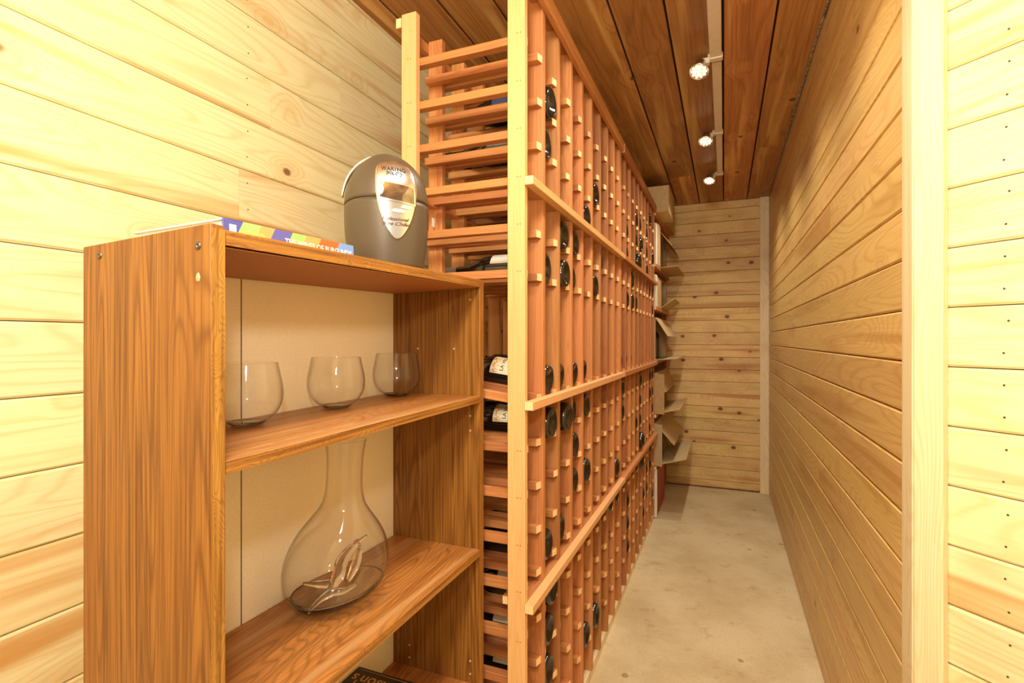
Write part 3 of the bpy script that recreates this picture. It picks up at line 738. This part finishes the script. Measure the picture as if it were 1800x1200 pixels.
# ------------------------------------------------------------ books
tilt_top = math.atan2(.015, Y2 - Y1)
def spine_material():
    k = NT('printed_spine'); tc = k.n('ShaderNodeTexCoord').outputs['Object']
    sp = k.n('ShaderNodeSeparateXYZ'); k.put(sp.inputs[0], tc)
    s = k.math('ADD', sp.outputs[0], k.math('MULTIPLY', sp.outputs[2], -0.55))
    cr = k.n('ShaderNodeValToRGB'); cr.color_ramp.interpolation = 'CONSTANT'
    k.put(cr.inputs[0], k.mr(s, -.11, .11, 0, 1, False))
    els = [(0, (82, 82, 150)), (.085, (150, 200, 104)), (.20, (224, 156, 92)), (.30, (96, 92, 158)), (.43, (150, 200, 104)), (.54, (226, 156, 88)), (.67, (222, 100, 50)), (.84, (120, 150, 206))]
    cr.color_ramp.elements[0].color = lin(els[0][1]); cr.color_ramp.elements[0].position = 0
    cr.color_ramp.elements[1].position = els[1][0]; cr.color_ramp.elements[1].color = lin(els[1][1])
    for p_, c in els[2:]:
        e = cr.color_ramp.elements.new(p_); e.color = lin(c)
    return k.fin(cr.outputs[0], 0.35)
M['spine'] = spine_material()
M['white_ink'] = plain('white_print', (246, 244, 232), 0.5)
M['yellow_ink'] = plain('yellow_print', (240, 232, 96), 0.5)
by, bt = .5335, .0215
zt = H + .1160 + .015 * (by - Y1) / (Y2 - Y1) + .0012
bk1 = empty('book', (-.530, by, zt), 'colourful book lying flat on the bookcase top, its patterned spine outwards', 'book')
bk1.rotation_euler = (tilt_top, math.radians(-1.6), 0)
link('page_block', box_mesh(.219, .148, bt - .004, 'paper', 0), bk1, None, (-.078, 0, bt / 2), (0, 0, PI / 2))
for z in (.001, bt - .001):
    link('cover_board', box_mesh(.225, .158, .002, 'paper', .0004), bk1, None, (-.079, 0, z), (0, 0, PI / 2))
link('spine', box_mesh(.225, .002, bt, 'spine', .0004), bk1, None, (0.0005, 0, bt / 2), (0, 0, PI / 2))
def on_spine(s, size, y, z, mat, wd):
    t = link('lettering', text_mesh(s, size, mat, width=wd), bk1, None, (.0019, y, z)); t.rotation_euler = (PI / 2, 0, PI / 2); return t
on_spine('THE WINES OF BURGUNDY', .0125, .042, bt / 2 - .0035, 'white_ink', .130)
on_spine('Johnson', .0085, -.071, bt / 2 - .001, 'yellow_ink', .032)
link('publisher_mark', box_mesh(.009, .0004, .008, 'white_ink', 0), bk1, None, (.0017, -.100, bt / 2 + .001), (0, 0, PI / 2))

M['black_cover'] = plain('black_book_cover', (34, 24, 20), 0.35, speck=0.9, scale=28, c2=(66, 34, 20))
M['gold_ink'] = plain('gold_print', (206, 158, 92), 0.4, 0.3)
b2h = .060
bk2 = empty('book', (-.598, .775, H - .7468), 'thick black book with gold title lying on the bottom visible shelf', 'book')
link('page_block', box_mesh(.212, .214, b2h - .006, 'paper', 0), bk2, None, (0, 0, b2h / 2))
for z in (.0015, b2h - .0015): link('cover_board', box_mesh(.224, .220, .003, 'black_cover', .0006), bk2, None, (0, 0, z))
link('spine', box_mesh(.224, .003, b2h - .0062, 'black_cover', .0006), bk2, None, (0, -.1085, b2h / 2))
t = link('lettering', text_mesh("Hugh Johnson's", .036, 'gold_ink', width=.215), bk2, None, (0.004, .078, b2h + .0004), (0, 0, PI)); t['label'] = 'gold title lettering'
link('gilt_line', box_mesh(.205, .0010, .0003, 'gold_ink', 0), bk2, None, (0, .103, b2h + .0002))

# ------------------------------------------------------------ ceiling lights
tr = empty('light_raceway', (-.024, 1.6, ZC), 'white plastic wiring channel along the cedar ceiling', 'cable channel')
segs = [(-1.0, 1.975, .040), (2.02, 2.70, .034), (2.74, 3.38, .030)]
for y0, y1, wd in segs:
    board('channel', tr, -.008 - wd, -.008, y0, y1, ZC - .016, ZC - .0002, 'white_plastic', 'y', 0.0015)
for yy in (1.985, 2.71, 3.385):
    board('clip', tr, -.054, -.004, yy - .012, yy + .014, ZC - .020, ZC - .0002, 'white_plastic', 'x', 0.0015)
    board('cable_outlet', tr, -.080, -.048, yy - .014, yy + .012, ZC - .032, ZC - .012, 'white_plastic', 'x', 0.002)
def spot(x, y, label):
    s = empty('spot_lamp', (x, y, H + .958), label, 'spotlight', 'spotlights under the cedar ceiling')
    s.rotation_euler = (math.radians(-24), math.radians(6), 0)
    link('housing', lathe([(0, .045), (.014, .045), (.020, .040), (.022, .020), (.033, .004), (.0345, 0), (.0345, -.003), (.0320, -.003), (.030, .001), (0, .001)], 'chrome', 32), s)
    link('face', lathe([(0, -.0006), (.0295, -.0006), (.0295, .0008), (0, .0008)], 'white_plastic', 24), s)
    led = lathe([(0, -.0032), (.0022, -.0027), (.0034, -.0012), (.0034, 0)], 'led', 10)
    pts = [(0, 0)] + [(.012 * math.cos(a * PI / 2), .012 * math.sin(a * PI / 2)) for a in range(4)] + [(.0235 * math.cos(a * PI / 5), .0235 * math.sin(a * PI / 5)) for a in range(10)]
    for px, py in pts: link('led', led, s, None, (px, py, -.0006))
    return s
for i, yy in enumerate((1.962, 2.665, 3.335)):
    spot(-.083, yy, ['nearest lit spotlight of small bulbs beside the white channel', 'middle lit spotlight beside the white channel', 'farthest lit spotlight at the end of the white channel'][i])

# ------------------------------------------------------------ shelving with boxes beyond the racks
YS0, YS1 = 3.275, 4.085
sh = empty('storage_shelves', (-.55, 3.68, 0), 'reddish shelving stacked with open cartons at the end of the racks', 'shelving')
for y in (YS0, YS1 - .018):
    board('upright', sh, -.78, -.760, y, y + .018, 0, H + .80, 'redwood', 'z')
board('upright', sh, -.44, -.405, YS1 - .018, YS1, 0, H + .80, 'redwood', 'z')
board('upright', sh, -.44, -.405, YS0, YS0 + .018, 0, H + .80, 'redwood', 'z')
SH = [.785, .470, .205, -.130, -.460, -.780]
for z in SH:
    board('shelf', sh, -.78, -.385, YS0 - .004, YS1 + .004, H + z - .020, H + z, 'redwood', 'y')
def carton(x0, x1, y0, y1, z0, h, mat, label, name='carton', flaps=(), open_side=False, fill=None):
    """x1 is the side on the aisle; flaps: (edge, reach, angle) hinged round the open aisle side"""
    e = empty(name, ((x0 + x1) / 2, (y0 + y1) / 2, H + z0), label, 'box', 'cartons on the end shelves')
    z0 += .0005
    t = .004
    if not open_side:
        board('body', e, x0, x1, y0, y1, H + z0, H + z0 + h, mat, 'y', 0.0015)
        o = board('tape', e, x0 + .01, x1 - .01, (y0 + y1) / 2 - .02, (y0 + y1) / 2 + .02, H + z0 + h, H + z0 + h + .0005, 'cardboard_dark', 'x', 0)
    else:
        for a in ((x0, x1, y0, y1, z0, z0 + t), (x0, x1, y0, y1, z0 + h - t, z0 + h), (x0, x1, y0, y0 + t, z0 + t, z0 + h - t), (x0, x1, y1 - t, y1, z0 + t, z0 + h - t), (x0, x0 + t, y0 + t, y1 - t, z0 + t, z0 + h - t)):
            board('side', e, a[0], a[1], a[2], a[3], H + a[4], H + a[5], mat, 'y', 0)
    L = Vector(e.location)
    for ed, reach, ang in flaps:
        if ed in ('top', 'bottom'):
            me = box_mesh(y1 - y0 - .004, reach, .003, mat, 0)
            f = bpy.data.objects.new('flap', me); col.objects.link(f); f.parent = e
            piv = Vector((x1, (y0 + y1) / 2, H + z0 + (h if ed == 'top' else 0.0015)))
            # reach direction rotates in the XZ plane: 0 = straight out, negative = drooping
            m = Matrix.Translation(piv - L) @ Matrix.Rotation(-ang, 4, 'Y') @ Matrix.Translation((reach / 2, 0, 0)) @ Matrix.Rotation(PI / 2, 4, 'Z')
        else:
            me = box_mesh(h - .004, reach, .003, mat, 0)
            f = bpy.data.objects.new('flap', me); col.objects.link(f); f.parent = e
            yy = y0 if ed == 'near' else y1
            piv = Vector((x1, yy, H + z0 + h / 2))
            sgn = -1 if ed == 'near' else 1
            m = Matrix.Translation(piv - L) @ Matrix.Rotation(sgn * ang, 4, 'Z') @ Matrix.Translation((reach / 2, 0, 0)) @ Matrix.Rotation(PI / 2, 4, 'Z') @ Matrix.Rotation(PI / 2, 4, 'Y') @ Matrix.Rotation(PI / 2, 4, 'Z')
            m = Matrix.Translation(piv - L) @ Matrix.Rotation(sgn * ang, 4, 'Z') @ Matrix.Translation((reach / 2, 0, 0)) @ Matrix(((0, 1, 0, 0), (0, 0, 1, 0), (1, 0, 0, 0), (0, 0, 0, 1)))
        f.matrix_local = m
    return e
D_ = math.radians
carton(-.72, -.312, 3.285, 3.62, .785, .160, 'cardboard_pale', 'large pale closed carton on the top shelf, just under the ceiling')
carton(-.74, -.345, 3.66, 4.06, .785, .205, 'cardboard', 'brown carton behind the pale one on the top shelf')
carton(-.76, -.405, 3.50, 4.06, .470, .26, 'cardboard', 'open carton on the second shelf with a drooping lid flap', flaps=(('top', .15, D_(-52)), ('bottom', .13, D_(3))), open_side=True)
wb = board('white_carton', None, -.72, -.388, 3.30, 3.36, H + .4705, H + .725, 'styro', 'z', .002); tag(wb, 'slim white carton upright on the second shelf', 'box')
cb = board('slim_carton', None, -.72, -.384, 3.375, 3.49, H + .4705, H + .735, 'cardboard', 'z', .002); tag(cb, 'slim brown carton beside the white one on the second shelf', 'box')
carton(-.76, -.405, 3.60, 4.06, .205, .215, 'cardboard_pale', 'open carton on the third shelf with a small turned-up flap', flaps=(('bottom', .12, D_(35)),), open_side=True)
wb = board('white_carton', None, -.72, -.388, 3.30, 3.37, H + .2055, H + .405, 'styro', 'z', .002); tag(wb, 'slim white carton upright on the third shelf', 'box')
cb = board('slim_carton', None, -.72, -.386, 3.39, 3.57, H + .2055, H + .39, 'cardboard', 'z', .002); tag(cb, 'brown carton beside the white one on the third shelf', 'box')
carton(-.76, -.400, 3.36, 4.02, -.130, .27, 'cardboard_pale', 'open carton on the fourth shelf with hanging lid flap and bottles inside', flaps=(('top', .14, D_(-58)), ('bottom', .13, D_(5))), open_side=True)
carton(-.76, -.395, 3.30, 3.98, -.460, .25, 'cardboard', 'open carton on the fifth shelf with flaps spread over the aisle', flaps=(('top', .13, D_(-62)), ('bottom', .15, D_(12)), ('near', .06, D_(20))), open_side=True)
carton(-.76, -.395, 3.30, 3.98, -.780, .26, 'cardboard_pale', 'open carton on the lowest shelf with a pale flap and a raised dark one', flaps=(('top', .17, D_(-48)), ('bottom', .19, D_(16)), ('near', .05, D_(30))), open_side=True)
# bottles standing in the open cartons
def standing(x, y, z, label):
    e = empty('wine_bottle', (x, y, z), label, 'wine bottle', 'bottles in the end cartons'); 
    link('body', B_BODY[1], e); link('foil', B_FOIL[0], e); e.rotation_euler = (0, 0, random.random() * 6); e.scale = (1, 1, .82)
    return e
standing(-.46, 3.64, H + .475, 'dark bottle inside the open carton on the second shelf')
standing(-.45, 3.55, H - .125, 'dark bottle nearest the aisle in the carton on the fourth shelf')
standing(-.45, 3.68, H - .125, 'second dark bottle in the carton on the fourth shelf')
rb = empty('red_panel', (-.375, 3.48, 0), 'red board with a pale edge leaning below the lowest shelf', 'board')
board('face', rb, -.402, -.384, 3.30, 3.72, .01, H - .81, 'red', 'y', .001)
board('pale_edge', rb, -.404, -.382, 3.284, 3.298, .005, H - .80, 'styro', 'z', .001)['label'] = 'pale edging'
